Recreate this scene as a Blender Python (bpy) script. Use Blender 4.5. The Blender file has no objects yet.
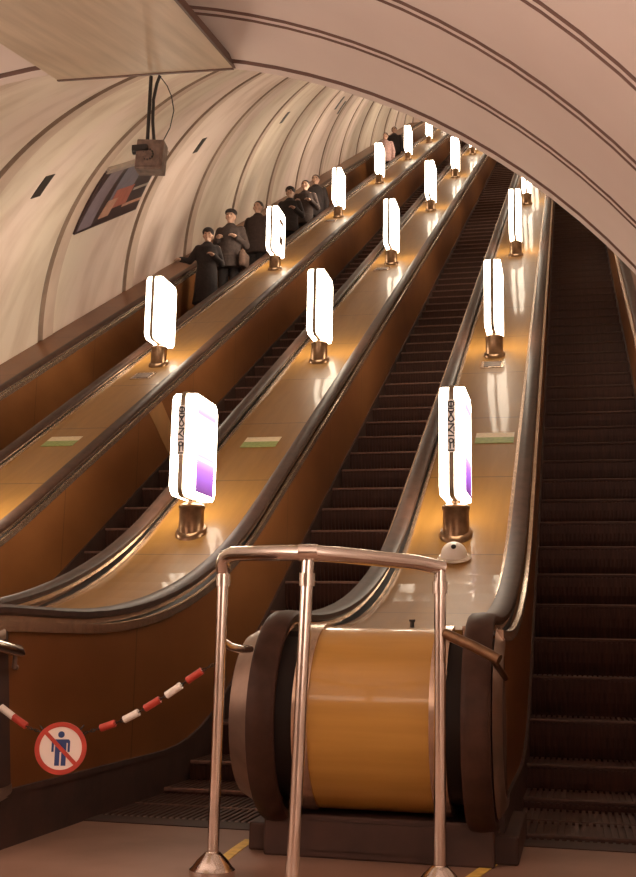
import bpy, bmesh, math, random
from mathutils import Vector, Matrix
random.seed(7)
SC = bpy.context.scene
COL = SC.collection
G = 0.77                      # eye height above the landing
PI = math.pi
def R_(a): return math.radians(a)

# ------------------------------------------------------------------ camera
YAW, PIT, ROL = .229, .181, .019
fw = Vector((-math.sin(YAW)*math.cos(PIT), math.cos(YAW)*math.cos(PIT), math.sin(PIT)))
r0 = Vector((math.cos(YAW), math.sin(YAW), 0)); u0 = r0.cross(fw)
rt = r0*math.cos(ROL)+u0*math.sin(ROL); up = -r0*math.sin(ROL)+u0*math.cos(ROL)
cd = bpy.data.cameras.new('camera'); cam = bpy.data.objects.new('camera', cd); COL.objects.link(cam)
cd.sensor_fit = 'VERTICAL'; cd.sensor_height = 24; cd.lens = 24*1112/877; cd.clip_start = .05; cd.clip_end = 300
M = Matrix.Identity(4)
for i in range(3): M[i][0] = rt[i]; M[i][1] = up[i]; M[i][2] = -fw[i]
M[2][3] = G
cam.matrix_world = M
SC.camera = cam

# ------------------------------------------------------------------ world, lights, exposure
w = bpy.data.worlds.new('world'); SC.world = w; w.use_nodes = True
w.node_tree.nodes['Background'].inputs[0].default_value = (.5, .33, .24, 1)
w.node_tree.nodes['Background'].inputs[1].default_value = .02
SC.view_settings.view_transform = 'Standard'; SC.view_settings.look = 'None'
SC.view_settings.gamma = 1; SC.view_settings.use_curve_mapping = False
SC.view_settings.exposure = 0.35
LAMP_E = 11.0
def area(name, loc, rot, sx, sy, power, col):
    l = bpy.data.lights.new(name, 'AREA'); l.shape = 'RECTANGLE'; l.size = sx; l.size_y = sy
    l.energy = power; l.color = col
    o = bpy.data.objects.new(name, l); COL.objects.link(o); o.location = loc; o.rotation_euler = rot; return o
# unseen area lights added for the hall's lighting, beside and behind the camera
WARM = (1, .83, .72)
area('hall_fill_up', (-5.0, .4, 1.3), (R_(180), R_(-12), 0), .6, 4.5, 220, WARM)
area('hall_fill_up', (.1, -.4, 1.0), (R_(180), R_(14), 0), .6, 4.5, 140, WARM)
area('hall_fill_down', (-1.8, -2.5, 3.6), (R_(-12), 0, 0), 1.6, 2.5, 36, (1, .70, .50))

# ------------------------------------------------------------------ materials
def new_mat(name):
    m = bpy.data.materials.new(name); m.use_nodes = True
    return m, m.node_tree, m.node_tree.nodes['Principled BSDF']
def mat(name, col, rough=.5, metal=0, noise=0, nscale=8, bump=0, coat=0, coat_r=.08, stretch=None, spec=.5, col2=None, detail=4):
    m, nt, b = new_mat(name)
    b.inputs['Roughness'].default_value = rough; b.inputs['Metallic'].default_value = metal
    b.inputs['Coat Weight'].default_value = coat; b.inputs['Coat Roughness'].default_value = coat_r
    b.inputs['Specular IOR Level'].default_value = spec
    b.inputs['Base Color'].default_value = (*col, 1)
    if noise or bump or col2:
        tc = nt.nodes.new('ShaderNodeTexCoord'); mp = nt.nodes.new('ShaderNodeMapping')
        nt.links.new(tc.outputs['Object'], mp.inputs[0])
        if stretch: mp.inputs['Scale'].default_value = stretch
        n = nt.nodes.new('ShaderNodeTexNoise'); n.inputs['Scale'].default_value = nscale; n.inputs['Detail'].default_value = detail
        nt.links.new(mp.outputs[0], n.inputs[0])
        if noise or col2:
            rmp = nt.nodes.new('ShaderNodeValToRGB')
            rmp.color_ramp.elements[0].position = .3; rmp.color_ramp.elements[1].position = .7
            c2 = col2 or tuple(min(1, c*(1+noise)) for c in col)
            c1 = col if col2 else tuple(c*(1-noise) for c in col)
            rmp.color_ramp.elements[0].color = (*c1, 1); rmp.color_ramp.elements[1].color = (*c2, 1)
            nt.links.new(n.outputs[0], rmp.inputs[0]); nt.links.new(rmp.outputs[0], b.inputs['Base Color'])
        if bump:
            bp = nt.nodes.new('ShaderNodeBump'); bp.inputs['Strength'].default_value = bump; bp.inputs['Distance'].default_value = .02
            nt.links.new(n.outputs[0], bp.inputs['Height']); nt.links.new(bp.outputs[0], b.inputs['Normal'])
            if coat: nt.links.new(bp.outputs[0], b.inputs['Coat Normal'])
    return m
def emit(name, col, s, sample=True):
    m, nt, b = new_mat(name)
    b.inputs['Base Color'].default_value = (*[min(1, c) for c in col], 1); b.inputs['Emission Color'].default_value = (*col, 1)
    b.inputs['Emission Strength'].default_value = s; b.inputs['Roughness'].default_value = .4
    return m

def seam_mat(name, col, col2, period, rough, coat, coat_r, grain, dark=.45, axis='Y', gs=(1, 1, 1), off=0.0):
    """lacquered sheet with thin butt joints every <period> along an axis of the object"""
    m = mat(name, col, rough, 0, 0, grain, .035, coat, coat_r, gs, .2, col2)
    nt = m.node_tree; b = nt.nodes['Principled BSDF']
    src = b.inputs['Base Color'].links[0].from_socket
    tc = nt.nodes.new('ShaderNodeTexCoord'); sp = nt.nodes.new('ShaderNodeSeparateXYZ'); nt.links.new(tc.outputs['Object'], sp.inputs[0])
    def mth(op, a, v2=None):
        n = nt.nodes.new('ShaderNodeMath'); n.operation = op
        if isinstance(a, float): n.inputs[0].default_value = a
        else: nt.links.new(a, n.inputs[0])
        if v2 is not None: n.inputs[1].default_value = v2
        return n.outputs[0]
    v = mth('ADD', sp.outputs[axis], off+100*period); v = mth('MODULO', v, period); v = mth('LESS_THAN', v, .012)
    mx = nt.nodes.new('ShaderNodeMixRGB'); mx.blend_type = 'MULTIPLY'
    nt.links.new(v, mx.inputs[0]); nt.links.new(src, mx.inputs[1]); mx.inputs[2].default_value = (dark, dark, dark, 1)
    nt.links.new(mx.outputs[0], b.inputs['Base Color'])
    return m

MT = {}
MT['deck'] = seam_mat('ochre_lacquer_board', (.25, .124, .024), (.295, .148, .031), 1.16, .45, .15, .06, 3, .5, gs=(6, .7, .7), off=-6.83)
MT['panel'] = seam_mat('brown_lacquer_board', (.165, .061, .019), (.21, .083, .027), 1.42, .38, .2, .14, 2.5, .55, gs=(1, .6, 1.2), off=-5.13)
MT['drum'] = mat('ochre_lacquer_curved', (.41, .215, .036), .3, 0, 0, 3, .03, .7, .08, (.4, 3, 6), .5, (.53, .29, .06))
MT['rubber'] = mat('handrail_rubber', (.050, .024, .016), .5, 0, .25, 14, 0, 0, .25, None, .16)
MT['trim'] = mat('worn_steel_trim', (.62, .47, .36), .26, .9, .2, 20, .03)
MT['cover'] = mat('brushed_cover_steel', (.29, .21, .165), .34, .75, .2, 9, .05)
MT['ribshade'] = mat('tunnel_joint', (.27, .19, .145), .8, 0, .2, 5)
MT['nose_dull'] = mat('moving_step_edge', (.08, .038, .028), .6, .2, .25, 30)
MT['gap'] = mat('dark_recess', (.016, .009, .007), .7)
MT['skirt'] = mat('dark_skirt_steel', (.05, .022, .015), .65, .05, .3, 7, .05)
MT['step'] = mat('step_tread_metal', (.085, .036, .024), .48, .35, .3, 60, .1, stretch=(1, .1, .1))
MT['riser'] = mat('step_riser_metal', (.066, .027, .018), .5, .3, .3, 60, .1, stretch=(1, .1, .1))
MT['nose'] = mat('worn_step_edge', (.22, .125, .095), .45, .4, .25, 30)
MT['chrome'] = mat('polished_rail_steel', (.84, .79, .73), .16, 1, .08, 12, .02)
MT['bronze'] = mat('lamp_bronze', (.23, .14, .08), .3, .9, .3, 18, .04)
MT['spine'] = mat('lamp_spine_metal', (.30, .24, .18), .4, .6)
MT['letter'] = mat('dark_letter', (.05, .03, .025), .6)
MT['plate'] = emit('glowing_letter_plate', (.62, .50, .42), .45)  # weak glow added so the plate comes out paler
MT['lamp'] = emit('opal_lamp_glass', (1, .84, .64), LAMP_E)
MT['floor'] = mat('worn_stone_floor', (.23, .135, .095), .55, 0, 0, 2.2, .06, 0, .1, None, .4, (.34, .21, .155), 8)
MT['paint'] = mat('yellow_floor_paint', (.85, .58, .12), .6, 0, .2, 20)
MT['sticker_w'] = mat('pale_notice_paper', (.72, .62, .42), .5, 0, .1, 30)
MT['sticker_g'] = mat('green_notice_paper', (.26, .34, .10), .5, 0, .2, 30)
MT['white'] = mat('white_plastic', (.85, .82, .76), .3, 0, .04, 10)
MT['red'] = mat('red_plastic', (.48, .055, .035), .45, 0, .15, 20)
MT['blue'] = mat('blue_print', (.03, .06, .20), .5)
MT['signwhite'] = mat('sign_white', (.88, .80, .74), .5)
MT['black'] = mat('black_metal', (.02, .015, .012), .5)
MT['box'] = mat('old_grey_brown_metal', (.16, .11, .085), .6, .3, .35, 25, .1)
MT['soffit'] = mat('streaked_tan_board', (.50, .39, .27), .5, 0, 0, 2.2, .03, .1, .3, (9, .7, 1), .4, (.64, .51, .37))
MT['soffit_edge'] = mat('dark_board_edge', (.12, .06, .04), .5)
MT['hall'] = mat('hall_vault_paint', (.64, .53, .475), .75, 0, 0, 1.3, .03, 0, .1, None, .3, (.70, .59, .53), 6)
MT['hallseam'] = mat('vault_joint', (.17, .095, .07), .8)
MT['rib'] = mat('tunnel_rib_paint', (.60, .46, .38), .8, 0, 0, 4, .05, 0, .1, (1, 1, .5), .3, (.70, .56, .47), 6)
def tunnel_mat():
    m, nt, b = new_mat('stained_tunnel_plaster'); b.inputs['Roughness'].default_value = .7
    tc = nt.nodes.new('ShaderNodeTexCoord')
    def noise(scale, st, det=6):
        mp = nt.nodes.new('ShaderNodeMapping'); mp.inputs['Scale'].default_value = st; nt.links.new(tc.outputs['Object'], mp.inputs[0])
        n = nt.nodes.new('ShaderNodeTexNoise'); n.inputs['Scale'].default_value = scale; n.inputs['Detail'].default_value = det
        nt.links.new(mp.outputs[0], n.inputs[0]); return n.outputs[0]
    def ramp(src, p0, c0, p1, c1):
        r = nt.nodes.new('ShaderNodeValToRGB'); r.color_ramp.elements[0].position = p0; r.color_ramp.elements[1].position = p1
        r.color_ramp.elements[0].color = (*c0, 1); r.color_ramp.elements[1].color = (*c1, 1); nt.links.new(src, r.inputs[0]); return r.outputs[0]
    base = ramp(noise(.55, (.1, 1, .1), 1), .42, (.85, .70, .63), .58, (.84, .73, .62))      # whole rings differ, pinkish or cream
    st = ramp(noise(1.6, (1, 1.6, .35)), .33, (.56, .45, .36), .55, (1, 1, 1))              # run-down stains
    mx = nt.nodes.new('ShaderNodeMixRGB'); mx.blend_type = 'MULTIPLY'; mx.inputs[0].default_value = .4
    nt.links.new(base, mx.inputs[1]); nt.links.new(st, mx.inputs[2]); nt.links.new(mx.outputs[0], b.inputs['Base Color'])
    bp = nt.nodes.new('ShaderNodeBump'); bp.inputs['Strength'].default_value = .15; bp.inputs['Distance'].default_value = .03
    nt.links.new(noise(3, (1, 1, 1)), bp.inputs['Height']); nt.links.new(bp.outputs[0], b.inputs['Normal'])
    return m
MT['tunnel'] = tunnel_mat()

# ------------------------------------------------------------------ mesh helpers
def finish(name, bm, m, parent=None, smooth=False, loc=None):
    me = bpy.data.meshes.new(name)
    bmesh.ops.recalc_face_normals(bm, faces=bm.faces[:])
    if smooth:
        for f in bm.faces: f.smooth = True
    bm.to_mesh(me); bm.free()
    for x in (m if isinstance(m, (list, tuple)) else [m]): me.materials.append(MT[x] if isinstance(x, str) else x)
    if smooth and smooth != 'full':
        me.set_sharp_from_angle(angle=R_(38))
    o = bpy.data.objects.new(name, me); COL.objects.link(o)
    if parent: o.parent = parent
    if loc: o.location = loc
    return o
def tag(o, label=None, cat=None, group=None, kind=None):
    if label: o['label'] = label
    if cat: o['category'] = cat
    if group: o['group'] = group
    if kind: o['kind'] = kind
    return o
def thing(name, loc, label, cat, group=None, rz=0):
    o = bpy.data.objects.new(name, None); COL.objects.link(o); o.location = loc; o.rotation_euler = (0, 0, rz)
    o.empty_display_size = .1
    return tag(o, label, cat, group)
def box(bm, x0, x1, y0, y1, z0, z1, mi=0):
    v = [bm.verts.new((x, y, z)) for z in (z0, z1) for y in (y0, y1) for x in (x0, x1)]
    fs = [(0, 2, 3, 1), (4, 5, 7, 6), (0, 1, 5, 4), (2, 6, 7, 3), (0, 4, 6, 2), (1, 3, 7, 5)]
    for f in fs: bm.faces.new([v[i] for i in f]).material_index = mi
    return v
def bevbox(bm, x0, x1, y0, y1, z0, z1, b=.01, seg=2):
    v = box(bm, x0, x1, y0, y1, z0, z1)
    es = list({e for q in v for e in q.link_edges})
    bmesh.ops.bevel(bm, geom=es, offset=b, segments=seg, affect='EDGES', profile=.5)
def frame_of(d):
    d = d.normalized(); a = Vector((0, 0, 1)) if abs(d.z) < .9 else Vector((1, 0, 0))
    x = d.cross(a).normalized(); return x, d.cross(x)
def tube(bm, pts, r, n=12, caps=True):
    pts = [Vector(p) for p in pts]; rs = r if isinstance(r, (list, tuple)) else [r]*len(pts)
    rings = []; px = None
    for i, p in enumerate(pts):
        d = (pts[min(i+1, len(pts)-1)]-pts[max(i-1, 0)]).normalized()
        if px is None: x, y = frame_of(d)
        else:
            x = (px-d*px.dot(d)).normalized(); y = d.cross(x)
        px = x
        rings.append([bm.verts.new(p+(x*math.cos(2*PI*k/n)+y*math.sin(2*PI*k/n))*rs[i]) for k in range(n)])
    for a, b in zip(rings, rings[1:]):
        for k in range(n): bm.faces.new((a[k], a[(k+1) % n], b[(k+1) % n], b[k]))
    if caps: bm.faces.new(rings[0][::-1]); bm.faces.new(rings[-1])
def arc_pts(p0, p1, p2, r, n=6):
    """round the corner p1 of polyline p0-p1-p2"""
    p0, p1, p2 = map(Vector, (p0, p1, p2)); a = (p0-p1).normalized(); b = (p2-p1).normalized()
    out = []
    for i in range(n+1):
        t = i/n; q0 = p1+a*r*(1-t); q1 = p1+b*r*t; out.append(q0.lerp(q1, t))
    return out
def lathe(bm, prof, n=28, cx=0, cy=0, sx=1, sy=1):
    rings = [[bm.verts.new((cx+r*sx*math.cos(2*PI*k/n), cy+r*sy*math.sin(2*PI*k/n), z)) for k in range(n)] for r, z in prof]
    for a, b in zip(rings, rings[1:]):
        for k in range(n): bm.faces.new((a[k], a[(k+1) % n], b[(k+1) % n], b[k]))
    bm.faces.new(rings[0][::-1]); bm.faces.new(rings[-1])
def prism_x(bm, yz, x0, x1, mi=0):
    """extrude a closed outline in the YZ plane along X"""
    a = [bm.verts.new((x0, y, z)) for y, z in yz]; b = [bm.verts.new((x1, y, z)) for y, z in yz]; n = len(yz)
    for i in range(n): bm.faces.new((a[i], a[(i+1) % n], b[(i+1) % n], b[i])).material_index = mi
    bm.faces.new(a[::-1]).material_index = mi; bm.faces.new(b).material_index = mi
def sheet_x(bm, top, bot, x0, x1):
    """solid between two YZ polylines of equal length, from x0 to x1"""
    n = len(top)
    V = [[bm.verts.new((x, *p)) for p in c] for x in (x0, x1) for c in (top, bot)]
    a, b, c, d = V
    for i in range(n-1):
        bm.faces.new((a[i], a[i+1], b[i+1], b[i])); bm.faces.new((c[i], d[i], d[i+1], c[i+1]))
        bm.faces.new((a[i], c[i], c[i+1], a[i+1])); bm.faces.new((b[i], b[i+1], d[i+1], d[i]))
    bm.faces.new((a[0], b[0], d[0], c[0])); bm.faces.new((a[-1], c[-1], d[-1], b[-1]))
def sweep_profile(bm, path, prof, closed_ends=True):
    """path in the YZ plane; prof = list of (x, h) with h along the path's normal (up/outward)"""
    rings = []
    n = len(path)
    for i, (y, z) in enumerate(path):
        y0, z0 = path[max(i-1, 0)]; y1, z1 = path[min(i+1, n-1)]
        ty, tz = y1-y0, z1-z0; L = math.hypot(ty, tz); ty /= L; tz /= L
        ny, nz = -tz, ty
        rings.append([bm.verts.new((x, y+ny*h, z+nz*h)) for x, h in prof])
    m = len(prof)
    for a, b in zip(rings, rings[1:]):
        for k in range(m): bm.faces.new((a[k], a[(k+1) % m], b[(k+1) % m], b[k]))
    if closed_ends: bm.faces.new(rings[0][::-1]); bm.faces.new(rings[-1])

# ------------------------------------------------------------------ the escalator's side profile (metres from the eye; all lifted by G)
T = math.tan(R_(30)); YEND = 43.0
def curve(zf, zi, Rr, y0, y1=YEND, n=14, step=2.0):
    """flat at zf, then 30 degrees along z = zi + T*y, joined by an arc of radius Rr"""
    yc = (zf-zi)/T; t = Rr*math.tan(R_(15)); ya = yc-t
    pts = [(y0, zf)]
    if ya-y0 > .05:
        k = max(1, int((ya-y0)/.4))
        pts = [(y0+(ya-y0)*i/k, zf) for i in range(k+1)]
    for i in range(1, n+1):
        a = R_(30)*i/n; pts.append((ya+Rr*math.sin(a), zf+Rr*(1-math.cos(a))))
    y = pts[-1][0]+step
    while y < y1: pts.append((y, zi+T*y)); y += step
    pts.append((y1, zi+T*y1))
    return [(p[0], p[1]+G) for p in pts]
def cz(zf, zi, Rr, y):
    yc = (zf-zi)/T; t = Rr*math.tan(R_(15)); ya = yc-t; yb = yc+t*math.cos(R_(30))
    if y <= ya: return zf+G
    if y >= yb: return zi+T*y+G
    return zf+Rr-math.sqrt(Rr*Rr-(y-ya)**2)+G
DK = (.055, -3.423, 5.0)
def deck_z(y): return cz(*DK, y)
def step_z(y): return cz(-.77, -4.173, 2.2, y)

NY, NZ, NR = 4.26, -.275+G, .375          # newel centre and handrail radius (top of rail about .10)
def newel_arc(r, a0, a1, n=26):
    return [(NY+r*math.cos(R_(a0+(a1-a0)*i/n)), NZ+r*math.sin(R_(a0+(a1-a0)*i/n))) for i in range(n+1)]

CX = {'B0': -6.12, 'A': -4.32, 'B': -2.52, 'C': -.72, 'D': 1.08}
RAILX, PX = .378, .44

def rail_mesh(parent, x, full=True):
    zf = NZ+NR-G
    path = newel_arc(NR, 300, 90)[::-1]
    # run from the far end of the incline down to the newel and round it
    inc = curve(zf, -3.423+.065, 6.0, NY)
    pts = inc[::-1]+path[1:]
    pts = [pts[i] for i in range(len(pts))]
    hw = .05
    prof = [(x-hw, -.012), (x-hw+.008, -.022), (x+hw-.008, -.022), (x+hw, -.012), (x+hw, .008), (x+hw-.012, .018), (x, .022), (x-hw+.012, .018), (x-hw, .008)]
    prof = [(a, -b) for a, b in prof]
    bm = bmesh.new(); sweep_profile(bm, pts, prof)
    o = finish('handrail', bm, 'rubber', parent, smooth=True)
    # polished guide the belt runs on
    bm = bmesh.new(); s = hw-.014
    prof = [(x-s, .022), (x+s, .022), (x+s, .045), (x-s, .045)]
    sweep_profile(bm, pts, prof); finish('handrail_guide', bm, 'trim', parent)
    return o

def side_skins(parent, c, sg, x_in=None):
    """brown panel, outer metal trim and lower skirt of one face of a balustrade"""
    xa, xb = sorted((c+sg*(PX-.03), c+sg*PX))
    top = curve(.035, -3.423-.005, 5.2, NY+.02); n = len(top)
    def resample(fn): return [(y, fn(y)) for y, z in top]
    bot = resample(lambda y: cz(-.572, -4.12, 2.4, y))
    bm = bmesh.new(); sheet_x(bm, top, bot, xa, xb); finish('side_panel', bm, 'panel', parent)
    # outer trim under the handrail
    x0, x1 = sorted((c+sg*(PX-.005), c+sg*(PX+.018)))
    tr = [(x0, -.028), (x1, -.028), (x1, 0), (x1, .012), (x0, .012)] if sg > 0 else [(x1, -.028), (x0, -.028), (x0-.006, 0), (x0, .012), (x1, .012)]
    path = curve(.045, -3.423+.008, 5.6, NY-.1)
    bm = bmesh.new(); sweep_profile(bm, path, tr); finish('edge_trim', bm, 'trim', parent, smooth=True)
    # moulding along the panel's foot and the dark skirt below it
    mp = [(y, z) for y, z in resample(lambda y: cz(-.572, -4.12, 2.4, y))]
    x0, x1 = sorted((c+sg*(PX-.01), c+sg*(PX+.014)))
    bm = bmesh.new(); sweep_profile(bm, mp, [(x0, -.012), (x1, -.012), (x1, .012), (x0, .012)]); finish('foot_moulding', bm, 'skirt', parent)
    low = [(y, max(0.0, z-.30) if y < 7 else z-.30) for y, z in mp]
    x0, x1 = sorted((c+sg*(PX-.03), c+sg*(PX+.008)))
    bm = bmesh.new(); sheet_x(bm, [(y, z-.005) for y, z in mp], low, x0, x1); finish('skirt_panel', bm, 'skirt', parent)

def balustrade(key, label, group='balustrades between the escalators', ny=4.26):
    global NY
    NY = ny
    c = CX[key]
    t = thing('escalator_balustrade', (c, NY, 0), label, 'balustrade', group)
    kids_before = set(COL.objects)
    # deck
    dp = curve(*DK, NY)
    bm = bmesh.new(); sweep_profile(bm, dp, [(c-.30, -.03), (c+.30, -.03), (c+.30, 0), (c-.30, 0)]); finish('deck', bm, 'deck', t)
    for sg in (-1, 1):
        x0, x1 = sorted((c+sg*.298, c+sg*.322))
        bm = bmesh.new(); sweep_profile(bm, dp, [(x0, -.03), (x1, -.03), (x1, .014), (x0, .014)]); finish('deck_trim', bm, 'trim', t)
        x0, x1 = sorted((c+sg*.322, c+sg*(PX-.031)))
        bm = bmesh.new(); sweep_profile(bm, curve(.04, -3.423-.01, 5.2, NY-.06), [(x0, -.06), (x1, -.06), (x1, 0), (x0, 0)]); finish('rail_channel', bm, 'gap', t)
        rail_mesh(t, c+sg*RAILX)
        side_skins(t, c, sg)
    # newel: ochre drum face, steel flanges, dark grooves, wide outer covers
    def drum(name, m, xa, xb, ra, rb, a0=90, a1=275, mi=None):
        bm = bmesh.new(); A = newel_arc(ra, a0, a1, 34); B = newel_arc(rb, a0, a1, 34)
        va = [bm.verts.new((xa, y, z)) for y, z in A]; vb = [bm.verts.new((xb, y, z)) for y, z in B]
        ca = [bm.verts.new((xa, y, z)) for y, z in newel_arc(ra-.03, a0, a1, 34)]; cb = [bm.verts.new((xb, y, z)) for y, z in newel_arc(rb-.03, a0, a1, 34)]
        for i in range(34):
            bm.faces.new((va[i], va[i+1], vb[i+1], vb[i])); bm.faces.new((ca[i], cb[i], cb[i+1], ca[i+1]))
            bm.faces.new((va[i], ca[i], ca[i+1], va[i+1])); bm.faces.new((vb[i], vb[i+1], cb[i+1], cb[i]))
        bm.faces.new((va[0], vb[0], cb[0], ca[0])); bm.faces.new((va[-1], ca[-1], cb[-1], vb[-1]))
        return finish(name, bm, m, t, smooth=True)
    drum('newel_face', 'drum', c-.215, c+.215, .335, .335)
    for sg in (-1, 1):
        drum('newel_flange', 'trim', c+sg*.215, c+sg*.272, .345, .345)
        drum('newel_groove', 'gap', c+sg*.27, c+sg*.435, .30, .30, 95, 275)
        drum('newel_cover', 'cover', c+sg*.432, c+(.462 if sg > 0 else -.515), .345, .30, 100, 285)
        bm = bmesh.new(); prism_x(bm, newel_arc(.30, 95, 285, 24), *sorted((c+sg*.43, c+(.456 if sg > 0 else -.508)))); finish('newel_side', bm, 'skirt', t)
    # plinth under the drum
    bm = bmesh.new(); bevbox(bm, c-.42, c+.42, NY-.13, NY+.7, 0, .15, .008)
    box(bm, c-.25, c+.25, NY-.14, NY-.12, .03, .13)
    finish('plinth', bm, 'skirt', t)
    bm = bmesh.new(); bevbox(bm, c-.50, c+.50, NY-.05, NY+.6, 0, .10, .008)
    (finish('foot_plate', bm, 'skirt', t) if key != 'B' else bm.free())
    for o in set(COL.objects)-kids_before: o.location = (-c, -NY, 0)
    NY = 4.26
    return t

def side_balustrade(key, sg, xo, label):
    """outermost balustrade: one face towards the steps, a ledge to the tunnel wall"""
    c = CX[key]
    t = thing('side_balustrade', (c, NY, 0), label, 'balustrade')
    kids_before = set(COL.objects)
    cc = c
    side_skins(t, cc, sg); rail_mesh(t, cc+sg*RAILX)
    x0, x1 = sorted((cc+sg*.322, cc+sg*(PX-.031)))
    bm = bmesh.new(); sweep_profile(bm, curve(.04, -3.423-.01, 5.2, NY-.06), [(x0, -.06), (x1, -.06), (x1, 0), (x0, 0)]); finish('rail_channel', bm, 'gap', t)
    x0, x1 = sorted((cc+sg*.322, xo))
    xh = -6.16 if sg > 0 else 1.08
    bm = bmesh.new(); sweep_profile(bm, [p for p in curve(*DK, 5.36)], [(x0, -.05), (x1, -.05), (x1, 0), (x0, 0)]); finish('ledge', bm, 'panel', t)
    x0, x1 = sorted((cc+sg*.322, xh))
    bm = bmesh.new(); prism_x(bm, newel_arc(.335, 90, 270, 24)+[(5.34, 0.16), (5.34, NZ+.335)], x0, x1); finish('newel', bm, 'panel', t)
    for o in set(COL.objects)-kids_before: o.location = (-c, -NY, 0)
    return t

# ------------------------------------------------------------------ large structure
def struct(o): o['kind'] = 'structure'; return o
bm = bmesh.new()
box(bm, -6.3, 1.25, -9, 4.62, -.1, 0)
struct(finish('floor', bm, 'floor'))
# hall vault: lining with paired joint mouldings
HR, HZ, HX = 3.65, -.52+G, -2.54
def hall_ring(bm, ys, dr, mi, th0=-12, th1=192, n=72, inner=None):
    rows = []
    for y, d in zip(ys, dr):
        rows.append([bm.verts.new((HX+(HR+d)*math.cos(R_(th0+(th1-th0)*k/n)), y, HZ+(HR+d)*math.sin(R_(th0+(th1-th0)*k/n)))) for k in range(n+1)])
    for i, (a, b) in enumerate(zip(rows, rows[1:])):
        for k in range(n): bm.faces.new((a[k], a[k+1], b[k+1], b[k])).material_index = mi[i]
bm = bmesh.new(); ys = [-9]; dr = [0]; mi = []
for yj in (-7.2, -5.4, -3.6, -1.8, 0, 1.2, 1.8, 2.4, 3.0, 3.59, 4.18, 4.73):
    for yy, d, m_ in ((yj-.045, 0, 0), (yj-.04, .03, 1), (yj-.018, .03, 1), (yj-.013, 0, 1), (yj+.013, 0, 0), (yj+.018, .03, 1), (yj+.034, .03, 1), (yj+.04, 0, 1)):
        ys.append(yy); dr.append(d); mi.append(m_)
for yy, d, m_ in ((5.19, 0, 0), (5.20, .035, 1), (5.225, .035, 1), (5.235, 0, 1), (5.30, 0, 0), (5.31, .02, 0), (5.31, 1.5, 0)):
    ys.append(yy); dr.append(d); mi.append(m_)
hall_ring(bm, ys, dr, mi)
struct(finish('ceiling', bm, ['hall', 'hallseam'], smooth=True))
bm = bmesh.new()
box(bm, -6.4, 1.4, -9.1, -9, -.1, 4)
struct(finish('wall_back', bm, 'hall'))

# inclined tunnel lining
C3, S3 = math.cos(R_(30)), .5
TR, TN = 3.9, -3.76
def tp(th, s, dr=0):
    x = -2.54-(TR+dr)*math.cos(R_(th)); n = TN+(TR+dr)*math.sin(R_(th))
    return Vector((x, s*C3-n*S3, s*S3+n*C3+G))
def s_min(th):
    n = TN+TR*math.sin(R_(th)); return (5.33+S3*n)/C3
bm = bmesh.new(); NTH = 84; ss = [3.0]; dd = [0]; mi = []
k = 0; s = 9.48-2.825*2
while s < 52:
    for ds, d, m_ in ((-.09, 0, 0), (-.06, .02, 1), (-.0, .02, 1), (.03, -.012, 1), (.33, -.012, 2), (.36, 0, 2)):
        ss.append(s+ds); dd.append(d); mi.append(m_)
    s += 2.825
rows = []
for si, di in zip(ss, dd):
    row = []
    for k in range(NTH+1):
        th = 2+176*k/NTH; row.append(bm.verts.new(tp(th, max(si, s_min(th)), di)))
    rows.append(row)
for i, (a, b) in enumerate(zip(rows, rows[1:])):
    for k in range(NTH):
        if (a[k].co-b[k].co).length < 1e-4 and (a[k+1].co-b[k+1].co).length < 1e-4: continue
        bm.faces.new((a[k], a[k+1], b[k+1], b[k])).material_index = mi[i]
bmesh.ops.dissolve_degenerate(bm, dist=1e-4, edges=bm.edges[:])
struct(finish('wall_tunnel', bm, ['tunnel', 'ribshade', 'rib'], smooth=True))
# the upper hall's end wall, far up, and the dark bed under the steps
bm = bmesh.new(); box(bm, -7, 2, 44.2, 44.4, 15, 28); struct(finish('wall_upper', bm, 'hall'))
bm = bmesh.new(); sweep_profile(bm, curve(-1.05, -4.75, 2, 4.62, 44.4), [(-6.6, -.05), (1.5, -.05), (1.5, 0), (-6.6, 0)]); struct(finish('trim_1', bm, 'gap'))
bm = bmesh.new(); box(bm, -6.6, 1.5, 42.9, 44.4, deck_z(43)-.95, deck_z(43)-.75); struct(finish('trim_2', bm, 'floor'))

# ------------------------------------------------------------------ escalators
TD = .39
def step_meshes():
    W = .905
    bm = bmesh.new()
    # tread with comb grooves as slats
    n = 30; sw = W/n
    box(bm, -W/2, W/2, .012, TD+.0, -.030, -.012)
    for i in range(n):
        x = -W/2+i*sw; box(bm, x+.002, x+sw-.010, .012, TD, -.012, 0)
    tread = bm
    bm2 = bmesh.new()
    prof = [(.0, -.004), (.012, 0)]
    pts = [(.012, -.012), (.004, -.03), (.012, -.09), (.03, -.15), (.05, -.21), (.055, -.245), (.075, -.245), (.075, -.03), (.03, -.012)]
    prism_x(bm2, pts, -W/2, W/2)
    for i in range(n):
        x = -W/2+i*sw; prism_x(bm2, [(.0, -.02), (.004, -.05), (.02, -.15), (.043, -.215), (.06, -.215), (.03, -.02)], x+.004, x+sw-.010)
    bm3 = bmesh.new()
    prism_x(bm3, [(-.004, -.016), (-.004, -.004), (.004, .0015), (.018, .0015), (.018, -.016)], -W/2, W/2)
    return tread, bm2, bm3
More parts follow.
